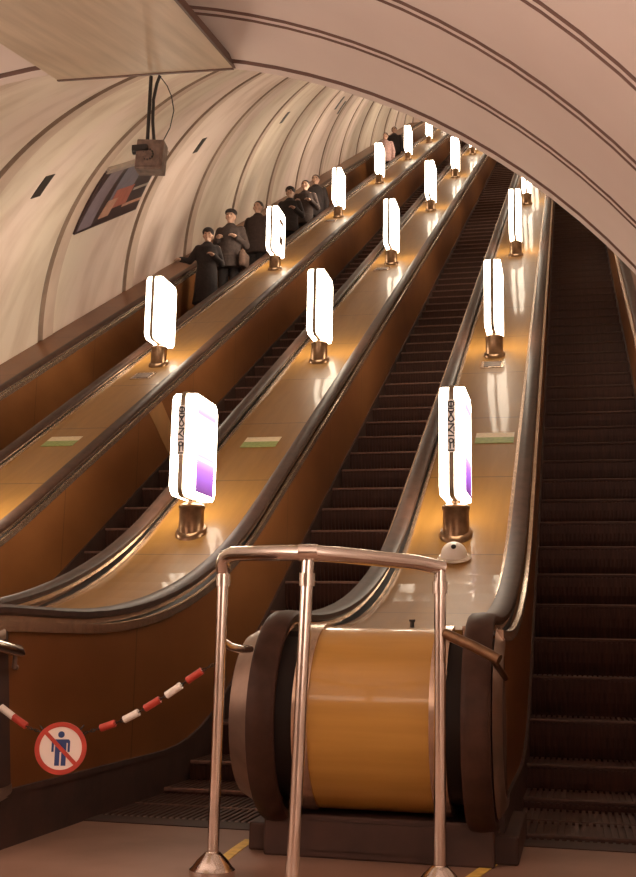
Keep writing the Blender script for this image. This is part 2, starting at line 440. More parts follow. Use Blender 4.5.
def escalator(cx, label, first=None, ylift=0.0, dull=None):
    t = thing('escalator', (cx, 4.62, 0), label, 'escalator', None)
    # comb plate
    bm = bmesh.new(); box(bm, -.46, .46, 0, .16, -.03, .004)
    for i in range(30): box(bm, -.45+i*.03, -.45+i*.03+.012, .16, .19, -.02, .004)
    finish('comb_plate', bm, 'skirt', t)
    y = 4.80+ylift; i = 0
    while y < 42.6:
        z = step_z(y+.06)
        if first is None and i == 0:
            a, b, c = step_meshes()
            so = finish('step', a, 'step', t); ro = finish('riser', b, 'riser', so); no = finish('nosing', c, 'nose', so)
            first = (so, ro, no)
            so.location = (0, y-4.62, z)
        else:
            so = first[0].copy(); so.parent = t; so.location = (0, y-4.62, z); COL.objects.link(so)
            for q in first[1:]:
                r = q.copy(); r.parent = so; COL.objects.link(r)
                if dull and q is first[2]: r.data = dull
        y += TD; i += 1
    return first
f = escalator(-1.62, 'escalator behind the steel barrier, its dark empty steps rising left of the round newel')
dull_me = f[2].data.copy(); dull_me.materials[0] = MT['nose_dull']
escalator(.18, 'rightmost escalator, with wide empty dark steps running off the bottom right', f, .12, dull_me)
escalator(-3.42, 'empty escalator second from the left, steps showing between two lamp rows', f, .05)
escalator(-5.22, 'leftmost escalator beside the tunnel wall, carrying the riders', f, .2)

# ------------------------------------------------------------------ balustrades
balustrade('A', 'ochre-topped balustrade with lamps, right of the riders and nearest the left edge')
balustrade('B', 'ochre-topped balustrade with the purple-advert lamp, its side behind the prohibition sign', ny=3.86)
balustrade('C', 'ochre-topped balustrade with rounded ochre drum end behind the steel barrier')
side_balustrade('B0', 1, -6.42, 'plain brown balustrade and ledge along the foot of the left tunnel wall')
side_balustrade('D', -1, 1.34, 'brown balustrade at the right edge, under the vault, without lamps')
# paler slanting strip on the middle balustrade's left flank
def world_offset(o, p): o.location = (o.location.x-p.x, o.location.y-p.y, o.location.z-p.z)
A = [o for o in COL.objects if o.name.startswith('escalator_balustrade')]
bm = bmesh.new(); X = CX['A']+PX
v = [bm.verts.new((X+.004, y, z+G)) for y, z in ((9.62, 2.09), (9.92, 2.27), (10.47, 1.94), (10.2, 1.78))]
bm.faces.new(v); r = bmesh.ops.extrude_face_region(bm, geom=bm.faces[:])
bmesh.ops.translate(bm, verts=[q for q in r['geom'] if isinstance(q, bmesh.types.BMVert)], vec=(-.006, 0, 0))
MT['patch'] = mat('pale_strip', (.42, .22, .09), .3, 0, .1, 5, 0, .4, .12)
pt = finish('slanting_strip', bm, 'patch', A[0]); world_offset(pt, A[0].location); tag(pt, 'paler slanting strip')

# ------------------------------------------------------------------ balustrade lamps
def rrect(y0, y1, z0, z1, r, n=6):
    out = []
    for cy, cz_, a0 in ((y1-r, z1-r, 0), (y0+r, z1-r, 90), (y0+r, z0+r, 180), (y1-r, z0+r, 270)):
        for i in range(n+1):
            a = R_(a0+90*i/n); out.append((cy+r*math.cos(a), cz_+r*math.sin(a)))
    return out
def make_lamp(label, group):
    t = thing('balustrade_lamp', (0, 0, 0), label, 'lamp', group)
    bm = bmesh.new()
    lathe(bm, [(.106, -.01), (.106, .012), (.100, .03), (.086, .036), (.084, .16), (.090, .168), (.090, .185), (.07, .20), (.03, .205), (.03, .225)], 28)
    for v in bm.verts:
        if v.co.z < .037: v.co.z += math.tan(R_(30))*v.co.y
    finish('lamp_base', bm, 'bronze', t, smooth=True)
    for sg in (-1, 1):
        bm = bmesh.new(); x0, x1 = sorted((sg*.016, sg*.078)); prism_x(bm, rrect(-.25, .25, .232, .925, .055), x0, x1)
        es = [e for e in bm.edges if all(abs(abs(v.co.x)-.078) < 1e-4 for v in e.verts)]
        bmesh.ops.bevel(bm, geom=es, offset=.010, segments=3, affect='EDGES')
        finish('diffuser', bm, 'lamp', t, smooth=True)
    bm = bmesh.new(); prism_x(bm, rrect(-.262, .262, .220, .937, .067), -.016, .016); finish('spine', bm, 'spine', t, smooth=True)
    return t
LY = [7.107, 10.88, 15.42, 20.0, 24.55, 29.15, 33.7, 38.3, 42.3]
proto = make_lamp('', None)
def copy_tree(o, parent=None):
    c = o.copy(); COL.objects.link(c); c.parent = parent
    for ch in [x for x in PCH if x.parent == o]: copy_tree(ch, c)
    return c
PCH = [o for o in COL.objects if o.parent == proto]
NTHS = ['nearest', 'second', 'third', 'fourth', 'fifth', 'sixth', 'seventh', 'eighth', 'ninth']
LAMPS = {}
for key, x, nm in (('A', -4.34, 'left'), ('B', -2.54, 'middle'), ('C', -.74, 'right')):
    for i, y in enumerate(LY):
        yy = {('A', 1): 10.97, ('A', 2): 15.525, ('B', 0): 7.154, ('C', 1): 10.84, ('C', 2): 15.51}.get((key, i), y)
        o = proto if (key, i) == ('A', 0) else copy_tree(proto)
        o.location = (x, yy, deck_z(yy)+.004)
        LAMPS[key, i] = o
        o['category'] = 'lamp'; o['group'] = 'glowing white lamps on the %s balustrade' % nm
        o['label'] = '%s glowing white lamp in view, counting up the %s balustrade' % (NTHS[max(0, i-1) if key == 'A' else i], nm)
LAMPS['A', 0]['label'] = 'glowing lamp at the foot of the left balustrade, past the left frame edge'
LAMPS['A', 1]['label'] = 'lowest lamp in view on the left balustrade, beside a square hatch below the riders'
LAMPS['A', 2]['label'] = 'left-row glowing lamp with two small dark marks, right in front of the riders'
LAMPS['B', 0]['label'] = 'nearest lamp of the middle row, with purple advert and letter plate'
LAMPS['C', 0]['label'] = 'nearest lamp of the right row, seen front-on above the white dome'
# vertical letter plates on the two nearest lamps
def bars(bm, segs, y, wd=.0045):
    for (x0, z0, x1, z1) in segs:
        d = Vector((x1-x0, 0, z1-z0)); L = d.length; d /= L; nrm = Vector((-d.z, 0, d.x))*wd
        a = Vector((x0, y, z0)); b = Vector((x1, y, z1))
        vs = [a-nrm, b-nrm, b+nrm, a+nrm]
        f0 = [bm.verts.new(p) for p in vs]; f1 = [bm.verts.new(p+Vector((0, .003, 0))) for p in vs]
        bm.faces.new(f0); bm.faces.new(f1[::-1])
        for k in range(4): bm.faces.new((f0[k], f0[(k+1) % 4], f1[(k+1) % 4], f1[k]))
def glyphs():
    w = .019
    G_ = []
    # from the top: a ringed theta-like sign, a chevron pair crossing, a slanted Z, a bar, a round P
    def circ(cz0, r, n=10, a0=0, a1=360, cx=0):
        return [(cx+r*math.cos(R_(a0+(a1-a0)*i/n)), cz0+r*math.sin(R_(a0+(a1-a0)*i/n)), cx+r*math.cos(R_(a0+(a1-a0)*(i+1)/n)), cz0+r*math.sin(R_(a0+(a1-a0)*(i+1)/n))) for i in range(n)]
    G_ += circ(.800, .018)+[(0, .782, 0, .820), (-w, .772, w, .772)]
    G_ += [(-w, .764, 0, .735), (w, .764, 0, .735), (0, .735, -w, .700), (0, .735, w, .700), (-w, .700, 0, .684), (w, .700, 0, .684), (-.010, .752, .010, .752)]
    G_ += [(-w, .672, w, .672), (w, .672, -w, .628), (-w, .640, w, .610), (w, .655, w, .625), (-w, .598, w, .598)]
    G_ += circ(.566, .014, 8)+[(-.006, .56, -.006, .515), (-w, .505, w, .505), (w*.9, .575, w*.9, .52)]
    return G_
for key in ('B', 'C'):
    L = LAMPS[key, 0]
    bm = bmesh.new(); bevbox(bm, -.026, .026, -.272, -.262, .495, .83, .003, 1); pl = finish('letter_plate', bm, 'plate', L)
    bm = bmesh.new(); bars(bm, glyphs(), -.2755); finish('lettering', bm, 'letter', pl)
# adverts on the sides
def advert_mat():
    m, nt, b = new_mat('backlit_purple_advert')
    tc = nt.nodes.new('ShaderNodeTexCoord'); sp = nt.nodes.new('ShaderNodeSeparateXYZ'); nt.links.new(tc.outputs['Generated'], sp.inputs[0])
    r = nt.nodes.new('ShaderNodeValToRGB'); cr = r.color_ramp
    cr.elements[0].position = 0; cr.elements[0].color = (.10, .03, .16, 1)
    cr.elements[1].position = 1; cr.elements[1].color = (.80, .72, .80, 1)
    for p, c in ((.10, (.22, .06, .38)), (.28, (.45, .18, .75)), (.36, (.62, .40, .9)), (.40, (1, .95, 1)), (.43, (.55, .45, .62)), (.46, (1, .85, 1)), (.62, (1, .80, .98)), (.9, (1, .93, 1)), (.93, (.45, .36, .5))):
        e = cr.elements.new(p); e.color = (*c, 1)
    nt.links.new(sp.outputs['Z'], r.inputs[0]); nt.links.new(r.outputs[0], b.inputs['Emission Color']); b.inputs['Emission Strength'].default_value = 1.25
    b.inputs['Base Color'].default_value = (.2, .1, .3, 1)
    return m
MT['advert'] = advert_mat()
for key in ('B', 'C'):
    bm = bmesh.new(); bevbox(bm, .078, .083, -.17, .19, .262, .84, .002, 1)
    o = finish('advert_panel', bm, 'advert', LAMPS[key, 0]); tag(o, 'backlit purple advert')
for za, zb in ((.70, .77), (.38, .50)):
    bm = bmesh.new(); bevbox(bm, .078, .090, -.09, .10, za, zb, .002, 1); finish('dark_mark', bm, 'box', LAMPS['A', 2])

# ------------------------------------------------------------------ small fittings on the decks
def slant(o, x, y, dz=0):
    o.location = (x, y, deck_z(y)+dz); a = math.atan2(deck_z(y+.05)-deck_z(y-.05), .1); o.rotation_euler = (a, 0, 0); return o
def notice(x, y, label):
    t = thing('notice_sticker', (0, 0, 0), label, 'sticker', 'green and white notices on the balustrade decks')
    bm = bmesh.new(); box(bm, -.15, .15, 0, .11, 0, .003); finish('white_half', bm, 'sticker_w', t)
    bm = bmesh.new(); box(bm, -.15, .15, -.13, 0, 0, .003); finish('green_half', bm, 'sticker_g', t)
    slant(t, x, y, .002)
notice(-4.37, 8.86, 'green and white notice stuck on the left balustrade deck')
notice(-2.52, 8.74, 'green and white notice stuck on the middle balustrade deck, right of the purple lamp')
notice(-.60, 8.72, 'green and white notice stuck on the right balustrade deck, half behind the lamp')
def hatch(x, y, label):
    t = thing('deck_hatch', (0, 0, 0), label, 'hatch', 'square hatches on the balustrade decks')
    bm = bmesh.new(); bevbox(bm, -.11, .11, -.11, .11, 0, .006, .002, 1); finish('hatch_frame', bm, 'trim', t)
    bm = bmesh.new(); bevbox(bm, -.08, .08, -.08, .08, .004, .010, .002, 1); finish('hatch_lid', bm, 'box', t)
    slant(t, x, y, .001)
hatch(-4.36, 10.6, 'square dark hatch on the left deck below its lowest visible lamp')
hatch(-.74, 10.55, 'square hatch on the right deck just below its second lamp')
hatch(-2.62, 15.1, 'square hatch on the middle deck below its third lamp')
hatch(-4.40, 20.5-.9, 'square hatch on the left deck below its third lamp in view')
t = thing('security_dome', (0, 0, 0), 'small white dome camera on a steel ring above the barrier rail end', 'camera')
bm = bmesh.new(); lathe(bm, [(.088, 0), (.090, .012), (.080, .022), (.070, .024)], 28); finish('dome_ring', bm, 'chrome', t, smooth=True)
bm = bmesh.new(); lathe(bm, [(.070, .02)]+[(.068*math.cos(R_(a)), .03+.062*math.sin(R_(a))) for a in range(0, 86, 9)], 28); finish('dome_cover', bm, 'white', t, smooth=True)
bm = bmesh.new(); lathe(bm, [(.012, 0), (.014, .006), (.008, .014)], 12); o = finish('dome_lens', bm, 'black', t); o.location = (.004, -.036, .078); o.rotation_euler = (R_(38), 0, 0)
slant(t, -.715, 6.76, 0); t.scale = (1.15, 1.15, 1.2)
t = thing('deck_peg', (-.626, 4.36, deck_z(4.36)), 'tiny black peg standing on the deck above the ochre drum', 'peg')
bm = bmesh.new(); lathe(bm, [(.02, 0), (.02, .006), (.009, .008), (.008, .028), (.012, .030), (.012, .038)], 14); finish('peg_body', bm, 'black', t)

# ------------------------------------------------------------------ steel barrier
t = thing('steel_barrier', (-.82, 3.6, 0), 'polished steel tube barrier on three posts before the rounded ochre drum', 'barrier')
def rel(o, p=(-.82, 3.6, 0)): o.location = (-p[0], -p[1], -p[2]); return o
posts = [((-1.194, 3.70, 0), (-1.196, 3.72, .265+G)), ((-.838, 3.36, 0), (-.822, 3.42, .252+G)), ((-.442, 3.71, 0), (-.441, 3.72, .245+G))]
for a, b in posts:
    bm = bmesh.new(); tube(bm, [a, b], .0195, 18); o = rel(finish('post', bm, 'chrome', t, smooth=True))
    bm = bmesh.new(); lathe(bm, [(.075, 0), (.076, .025), (.066, .034), (.062, .04), (.050, .055), (.034, .07), (.026, .078), (.021, .08)], 24, a[0], a[1])
    f_ = finish('base_flange', bm, 'chrome', o, smooth=True)
    for zc in (b[2]-.06, ):
        q = Vector(a).lerp(Vector(b), zc/b[2]); bm = bmesh.new(); tube(bm, [q-Vector((0, 0, .02)), q+Vector((0, 0, .02))], .025, 18); finish('collar', bm, 'chrome', o, smooth=True)
L_, M_, R__ = [Vector(p[1]) for p in posts]
bm = bmesh.new()
pts = [L_+Vector((.0, 0, -.03)), L_+Vector((0, -.01, .0)), L_+Vector((.012, -.02, .018)), L_+Vector((.05, -.05, .028))]
pts += [L_.lerp(M_, .35)+Vector((0, -.02, .028)), L_.lerp(M_, .7)+Vector((0, -.025, .026)), M_+Vector((0, 0, .024)), M_.lerp(R__, .25)+Vector((0, -.02, .024)), M_.lerp(R__, .5)+Vector((0, 0, .022)), M_.lerp(R__, .8)+Vector((0, .0, .018)), R__+Vector((-.01, 0, .008)), R__+Vector((.012, .01, .004))]
tube(bm, pts, .0255, 20); rel(finish('top_rail', bm, 'chrome', t, smooth=True))
for q, d in ((M_+Vector((.0, 0, .024)), Vector((.03, .004, 0))), ):
    bm = bmesh.new(); tube(bm, [q-d, q+d], .0272, 20); rel(finish('rail_joint', bm, 'chrome', t, smooth=True))
# braces from the outer posts back to the newel covers
bm = bmesh.new(); tube(bm, [(-.425, 3.715, .035+G), (-.335, 3.69, -.002+G), (-.245, 3.66, -.045+G)], .018, 14); tube(bm, [(-.27, 3.68, -.04+G), (-.245, 3.98, -.11+G)], .011, 12); o = rel(finish('brace', bm, 'bronze', t, smooth=True)); tag(o, 'bronze brown brace')
bm = bmesh.new(); tube(bm, [(-1.196, 3.72, 0+G), (-1.18, 3.76, -.02+G), (-1.16, 3.83, -.03+G), (-1.16, 3.95, -.03+G)], .015, 14); rel(finish('brace', bm, 'chrome', t, smooth=True))
# the bracket bar at the frame's left edge, fixed to the middle balustrade's newel
t2 = thing('rail_bracket', (-2.03, 3.89, -.055+G), 'short rounded steel rail end with bracket at the left picture edge', 'rail')
bm = bmesh.new(); tube(bm, [(.02, -.45, .035), (.01, -.2, .02), (0, -.03, .0), (0, 0, -.008)], [.022, .022, .022, .014], 16); finish('bar', bm, 'chrome', t2, smooth=True)
bm = bmesh.new(); tube(bm, [(0, -.05, -.01), (-.005, -.045, -.06)], .009, 10); tube(bm, [(-.005, -.045, -.055), (-.03, .02, -.06)], .01, 10); finish('bracket', bm, 'box', t2, smooth=True)

# ------------------------------------------------------------------ chain with coloured sleeves and the prohibition sign
def chain_z(x): 
    P = [(-1.99, -.25), (-1.922, -.293), (-1.88, -.316), (-1.82, -.331), (-1.759, -.337), (-1.69, -.331), (-1.636, -.314), (-1.589, -.299), (-1.505, -.266), (-1.431, -.22), (-1.356, -.175), (-1.283, -.119), (-1.209, -.077)]
    for (x0, z0), (x1, z1) in zip(P, P[1:]):
        if x <= x1: return z0+(z1-z0)*(x-x0)/(x1-x0)
    return P[-1][1]
def chain_p(x): return Vector((x, 3.69+.02*(x+1.99)/.785, chain_z(x)+G))
t = thing('barrier_chain', chain_p(-1.765), 'sagging dark chain with red and white sleeves across the left foreground', 'chain')
bm = bmesh.new(); N = 60; rr = random.Random(3)
for i in range(N):
    x = -1.99+.785*(i+.5)/N; p = chain_p(x); q = chain_p(x+.004); d = (q-p).normalized()
    a, b = frame_of(d); side = a if i % 2 else b
    ring = [p+d*.0095*math.cos(2*PI*k/8)+side*.0045*math.sin(2*PI*k/8) for k in range(8)]
    tube(bm, ring+[ring[0]], .0017, 5, False)
rel(finish('links', bm, 'black', t, smooth=True), chain_p(-1.765))
for x, m in ((-1.968, 'white'), (-1.918, 'red'), (-1.589, 'red'), (-1.505, 'white'), (-1.431, 'red'), (-1.356, 'white'), (-1.283, 'red')):
    a, b = chain_p(x-.026), chain_p(x+.026); bm = bmesh.new(); tube(bm, [a, b], .0128, 12)
    o = rel(finish('sleeve', bm, m, t, smooth=True), chain_p(-1.765)); tag(o, m+' plastic sleeve')
sp_ = Vector((-1.746, 3.67, -.377+G))
t = thing('prohibition_sign', sp_, 'round red-ringed no-standing sign with a blue figure hanging on the chain', 'sign', rz=R_(20))
def disc(bm, r0, r1, y0, y1, n=48):
    if r0 == 0:
        lo = [bm.verts.new((r1*math.cos(2*PI*k/n), y0, r1*math.sin(2*PI*k/n))) for k in range(n)]; hi = [bm.verts.new((v.co.x, y1, v.co.z)) for v in lo]
        bm.faces.new(lo); bm.faces.new(hi[::-1])
        for k in range(n): bm.faces.new((lo[k], hi[k], hi[(k+1) % n], lo[(k+1) % n]))
    else:
        R = [[bm.verts.new((r*math.cos(2*PI*k/n), y, r*math.sin(2*PI*k/n))) for k in range(n)] for r, y in ((r0, y0), (r1, y0), (r1, y1), (r0, y1))]
        for i in range(4):
            a, b = R[i], R[(i+1) % 4]
            for k in range(n): bm.faces.new((a[k], a[(k+1) % n], b[(k+1) % n], b[k]))
bm = bmesh.new(); disc(bm, 0, .086, -.002, .003); finish('sign_plate', bm, 'signwhite', t)
bm = bmesh.new(); disc(bm, .072, .088, -.005, .004); finish('red_ring', bm, 'red', t)
bm = bmesh.new()
ang = R_(-45); dx, dz = math.cos(ang), math.sin(ang)
vs = [(-dx*.076-dz*.0065, -dz*.076+dx*.0065), (dx*.076-dz*.0065, dz*.076+dx*.0065), (dx*.076+dz*.0065, dz*.076-dx*.0065), (-dx*.076+dz*.0065, -dz*.076-dx*.0065)]
def flatpoly(bm, P, y0, y1):
    a = [bm.verts.new((x, y0, z)) for x, z in P]; b = [bm.verts.new((x, y1, z)) for x, z in P]; n = len(P)
    bm.faces.new(a); bm.faces.new(b[::-1])
    for k in range(n): bm.faces.new((a[k], a[(k+1) % n], b[(k+1) % n], b[k]))
flatpoly(bm, vs, -.0065, -.002); finish('red_slash', bm, 'red', t)
bm = bmesh.new()
flatpoly(bm, [(.011*math.cos(2*PI*k/20), .046+.011*math.sin(2*PI*k/20)) for k in range(20)], -.004, -.002)
flatpoly(bm, [(-.026, .030), (.026, .030), (.031, .024), (.031, -.012), (.0235, -.012), (.0235, .018), (.019, .018), (.019, -.058), (.003, -.058), (.003, -.012), (-.003, -.012), (-.003, -.058), (-.019, -.058), (-.019, .018), (-.0235, .018), (-.0235, -.012), (-.031, -.012), (-.031, .024)], -.004, -.002)
finish('figure_pictogram', bm, 'blue', t)
bm = bmesh.new(); tube(bm, [(-.06, 0, .06), (-.075, 0, .075)], .003, 6); tube(bm, [(.06, 0, .06), (.075, 0, .078)], .003, 6); finish('hook', bm, 'black', t)

# ------------------------------------------------------------------ yellow floor lines
def floor_line(pts, label):
    bm = bmesh.new(); P = [Vector((x, y, 0)) for x, y in pts]; hw = .021; top = []
    L = []; Rr = []
    for i, p in enumerate(P):
        d = (P[min(i+1, len(P)-1)]-P[max(i-1, 0)]).normalized(); n = Vector((-d.y, d.x, 0))*hw; L.append(p+n); Rr.append(p-n)
    poly = L+Rr[::-1]; a = [bm.verts.new((p.x, p.y, .0005)) for p in poly]; b = [bm.verts.new((p.x, p.y, .003)) for p in poly]; n = len(poly)
    k = len(P)
    for i in range(k-1):
        bm.faces.new((a[i], a[i+1], a[n-2-i], a[n-1-i])); bm.faces.new((b[i], b[n-1-i], b[n-2-i], b[i+1]))
    for i in range(n): bm.faces.new((a[i], a[(i+1) % n], b[(i+1) % n], b[i]))
    tag(finish('floor_line', bm, 'paint'), label, 'floor line')
floor_line([(-1.24, 3.86), (-1.25, 4.03), (-1.262, 4.2), (-1.27, 4.41)], 'yellow painted floor line left of the drum, by the left barrier post')
floor_line([(-.40, 3.80), (-.365, 3.95), (-.335, 4.12), (-.305, 4.27)], 'yellow painted floor line at the bottom right, right of the barrier')

# ------------------------------------------------------------------ hung board, hanging box
P1 = Vector((-2.775, 5.285, 3.074+G)); P2 = Vector((-1.741, 5.285, 3.039+G)); dv = Vector((-.083, 1, .267))
t = thing('ceiling_board', P1, 'tan streaked ceiling board hanging across the upper left of the vault', 'board')
nrm = (P2-P1).cross(dv).normalized()
if nrm.z < 0: nrm = -nrm
def slab(bm, a, b, c, d, th):
    v0 = [bm.verts.new(p-P1) for p in (a, b, c, d)]; v1 = [bm.verts.new(p+nrm*th-P1) for p in (a, b, c, d)]
    bm.faces.new(v0); bm.faces.new(v1[::-1])
    for k in range(4): bm.faces.new((v0[k], v0[(k+1) % 4], v1[(k+1) % 4], v1[k]))
N1, N2 = P1-dv*2.6, P2-dv*2.6
bm = bmesh.new(); slab(bm, P1, P2, N2, N1, .03); finish('board', bm, 'soffit', t)
ex = (P2-P1).normalized(); ey = dv.normalized()
bm = bmesh.new(); slab(bm, P1-nrm*.006, P2-nrm*.006, P2+ey*.025-nrm*.006, P1+ey*.025-nrm*.006, .05); finish('end_strip', bm, 'soffit_edge', t)
bm = bmesh.new(); slab(bm, P2-nrm*.004, P2+ex*.014-nrm*.004, N2+ex*.014-nrm*.004, N2-nrm*.004, .04); finish('side_strip', bm, 'soffit_edge', t)
bm = bmesh.new()
for q in (P1.lerp(P2, .15)-dv*.3, P1.lerp(P2, .85)-dv*.3, P1.lerp(P2, .15)-dv*2.2, P1.lerp(P2, .85)-dv*2.2):
    top = Vector((q.x, q.y, HZ+math.sqrt(HR*HR-(q.x-HX)**2)+.01)); tube(bm, [q-P1+nrm*.03, top-P1], .012, 8)
finish('hanger', bm, 'box', t)
bx_ = Vector((-2.205, 5.33, 2.585+G))
t = thing('hanging_box', bx_, 'square dark metal box hanging by rods from the board, before the tunnel', 'box')
bm = bmesh.new(); bevbox(bm, -.075, .075, -.05, .05, -.09, .08, .006)
box(bm, -.06, .06, -.056, -.048, -.075, .065)
finish('housing', bm, 'box', t).rotation_euler = (0, R_(3), R_(8))
bm = bmesh.new()
for k in range(10):
    a = 2*PI*k/10; lathe(bm, [(.007, -.004), (.007, .004)], 8, .028*math.cos(a), 0)
bm.free()
bm = bmesh.new()
for k in range(12):
    a = 2*PI*k/12; tube(bm, [(.03*math.cos(a), -.060, .03*math.sin(a)-.01), (.03*math.cos(a), -.052, .03*math.sin(a)-.01)], .005, 8)
finish('grille', bm, 'black', t)
bm = bmesh.new(); tube(bm, [(-.10, -.02, .03), (-.07, -.02, .03)], .018, 12); box(bm, -.085, .0, -.075, -.05, .012, .042); finish('bracket_arm', bm, 'black', t)
bm = bmesh.new(); tube(bm, [(-.028, 0, .08), (-.012, -.03, .46)], .010, 10); tube(bm, [(.012, 0, .08), (.002, -.01, .20), (.0, -.01, .33), (.02, -.02, .42), (.04, -.03, .46)], .009, 10)
finish('hanging_rod', bm, 'black', t, smooth=True)
bm = bmesh.new(); tube(bm, [(.06, 0, .08), (.10, 0, .16), (.118, 0, .26), (.105, -.01, .34), (.08, -.02, .40), (.04, -.03, .455)], .003, 6); finish('cable', bm, 'black', t)

# ------------------------------------------------------------------ on the tunnel wall: poster and slots
def wall_patch(bm, th0, th1, s0, s1, dr0, dr1, n=8, mi=0, skew=0):
    g = []
    for d in (dr0, dr1):
        g.append([[bm.verts.new(tp(th0+(th1-th0)*i/n, (s0 if j == 0 else s1)+skew*i/n, d)) for j in (0, 1)] for i in range(n+1)])
    for q in g:
        for i in range(n): bm.faces.new((q[i][0], q[i][1], q[i+1][1], q[i+1][0])).material_index = mi
    a, b = g
    for i in range(n):
        for j in (0, 1): bm.faces.new((a[i][j], a[i+1][j], b[i+1][j], b[i][j])).material_index = mi
    for i in (0, n): bm.faces.new((a[i][0], a[i][1], b[i][1], b[i][0])).material_index = mi
def col(n, c, r=.35): MT[n] = mat(n, c, r, 0, .12, 9)
col('poster_dark', (.05, .028, .03)); col('poster_mauve', (.27, .22, .27)); col('poster_blue', (.20, .19, .25)); col('poster_rose', (.50, .16, .12)); col('poster_skin', (.58, .33, .25)); col('poster_grey', (.45, .38, .34))
t = thing('wall_poster', tp(38, 13.7), 'dark landscape poster with mauve and rose picture on the left tunnel wall', 'poster')
def pp(name, m, *a, **k):
    bm = bmesh.new(); wall_patch(bm, *a, **k); o = finish(name, bm, m, t); o.location = -t.location; return o
pp('poster_board', 'poster_dark', 31.2, 44.6, 12.66, 14.78, 0, -.03)
pp('frame_strip', 'poster_grey', 44.2, 45.2, 12.66, 14.8, 0, -.045, n=3)
pp('picture', 'poster_mauve', 31.8, 44.0, 12.70, 13.12, -.025, -.034, skew=.15)
pp('picture', 'poster_blue', 36.0, 44.0, 13.42, 14.1, -.025, -.034)
pp('picture', 'poster_rose', 34.2, 38.6, 13.52, 14.15, -.025, -.036)
pp('picture', 'poster_skin', 32.8, 36.5, 13.30, 13.62, -.025, -.038, skew=.1)
pp('picture', 'poster_grey', 37.0, 37.6, 14.2, 14.75, -.025, -.036, n=2)
pp('picture', 'poster_skin', 33.6, 34.2, 14.05, 14.75, -.025, -.036, n=2)
for sv, a, b, lab in ((10.85, 43.2, 47.6, 'nearest dark slot in the left tunnel wall, left of the poster'), (16.5, 41.4, 45.4, 'dark slot in the tunnel wall right of the hanging box'), (21.95, 42.0, 46.0, 'small dark slot high on the tunnel wall above the riders'), (28.0, 40, 45.5, 'farthest pair-side dark slot near the vault edge'), (28.9, 37, 42.5, 'long dark slot nearest the vault edge on the left wall')):
    bm = bmesh.new(); wall_patch(bm, a, b, sv-.10, sv+.12, .02, -.006, n=3)
    o = finish('wall_slot', bm, 'black'); tag(o, lab, 'wall slot', 'dark slots in the tunnel lining')

# ------------------------------------------------------------------ riders
MT['skin'] = mat('skin', (.42, .25, .18), .6, 0, .08, 12)
MT['hair'] = mat('dark_hair', (.03, .018, .014), .6, 0, .3, 60)
def cloth(n, c): MT[n] = mat(n, c, .9, 0, .3, 25, .2)
cloth('coat_black', (.018, .011, .011)); cloth('coat_brown', (.034, .019, .016)); cloth('coat_grey', (.045, .029, .025)); cloth('trouser', (.022, .016, .016)); cloth('scarf', (.30, .20, .17)); cloth('pink', (.30, .18, .16)); cloth('bag', (.09, .05, .035))
def ball(bm, c, r, sx=1, sy=1, sz=1, n=14):
    res = bmesh.ops.create_uvsphere(bm, u_segments=n, v_segments=n//2+2, radius=r)
    for v in res['verts']: v.co = Vector((v.co.x*sx, v.co.y*sy, v.co.z*sz))+Vector(c)
def cap(bm, pts, rs, n=12):
    tube(bm, pts, rs, n)
    for p, r in zip(pts, rs): ball(bm, p, r*.995, n=n)
def remesh(o, vs, sm=3):
    m = o.modifiers.new('remesh', 'REMESH'); m.mode = 'VOXEL'; m.voxel_size = vs; m.use_smooth_shade = True
    s = o.modifiers.new('smooth', 'SMOOTH'); s.iterations = sm; s.factor = .5
def ell(bm, rows, n=18):
    """stack of ellipses (z, cx, cy, rx, ry)"""
    R = [[bm.verts.new((cx+rx*math.cos(2*PI*k/n), cy+ry*math.sin(2*PI*k/n), z)) for k in range(n)] for z, cx, cy, rx, ry in rows]
    for a, b in zip(R, R[1:]):
        for k in range(n): bm.faces.new((a[k], a[(k+1) % n], b[(k+1) % n], b[k]))
    bm.faces.new(R[0][::-1]); bm.faces.new(R[-1])
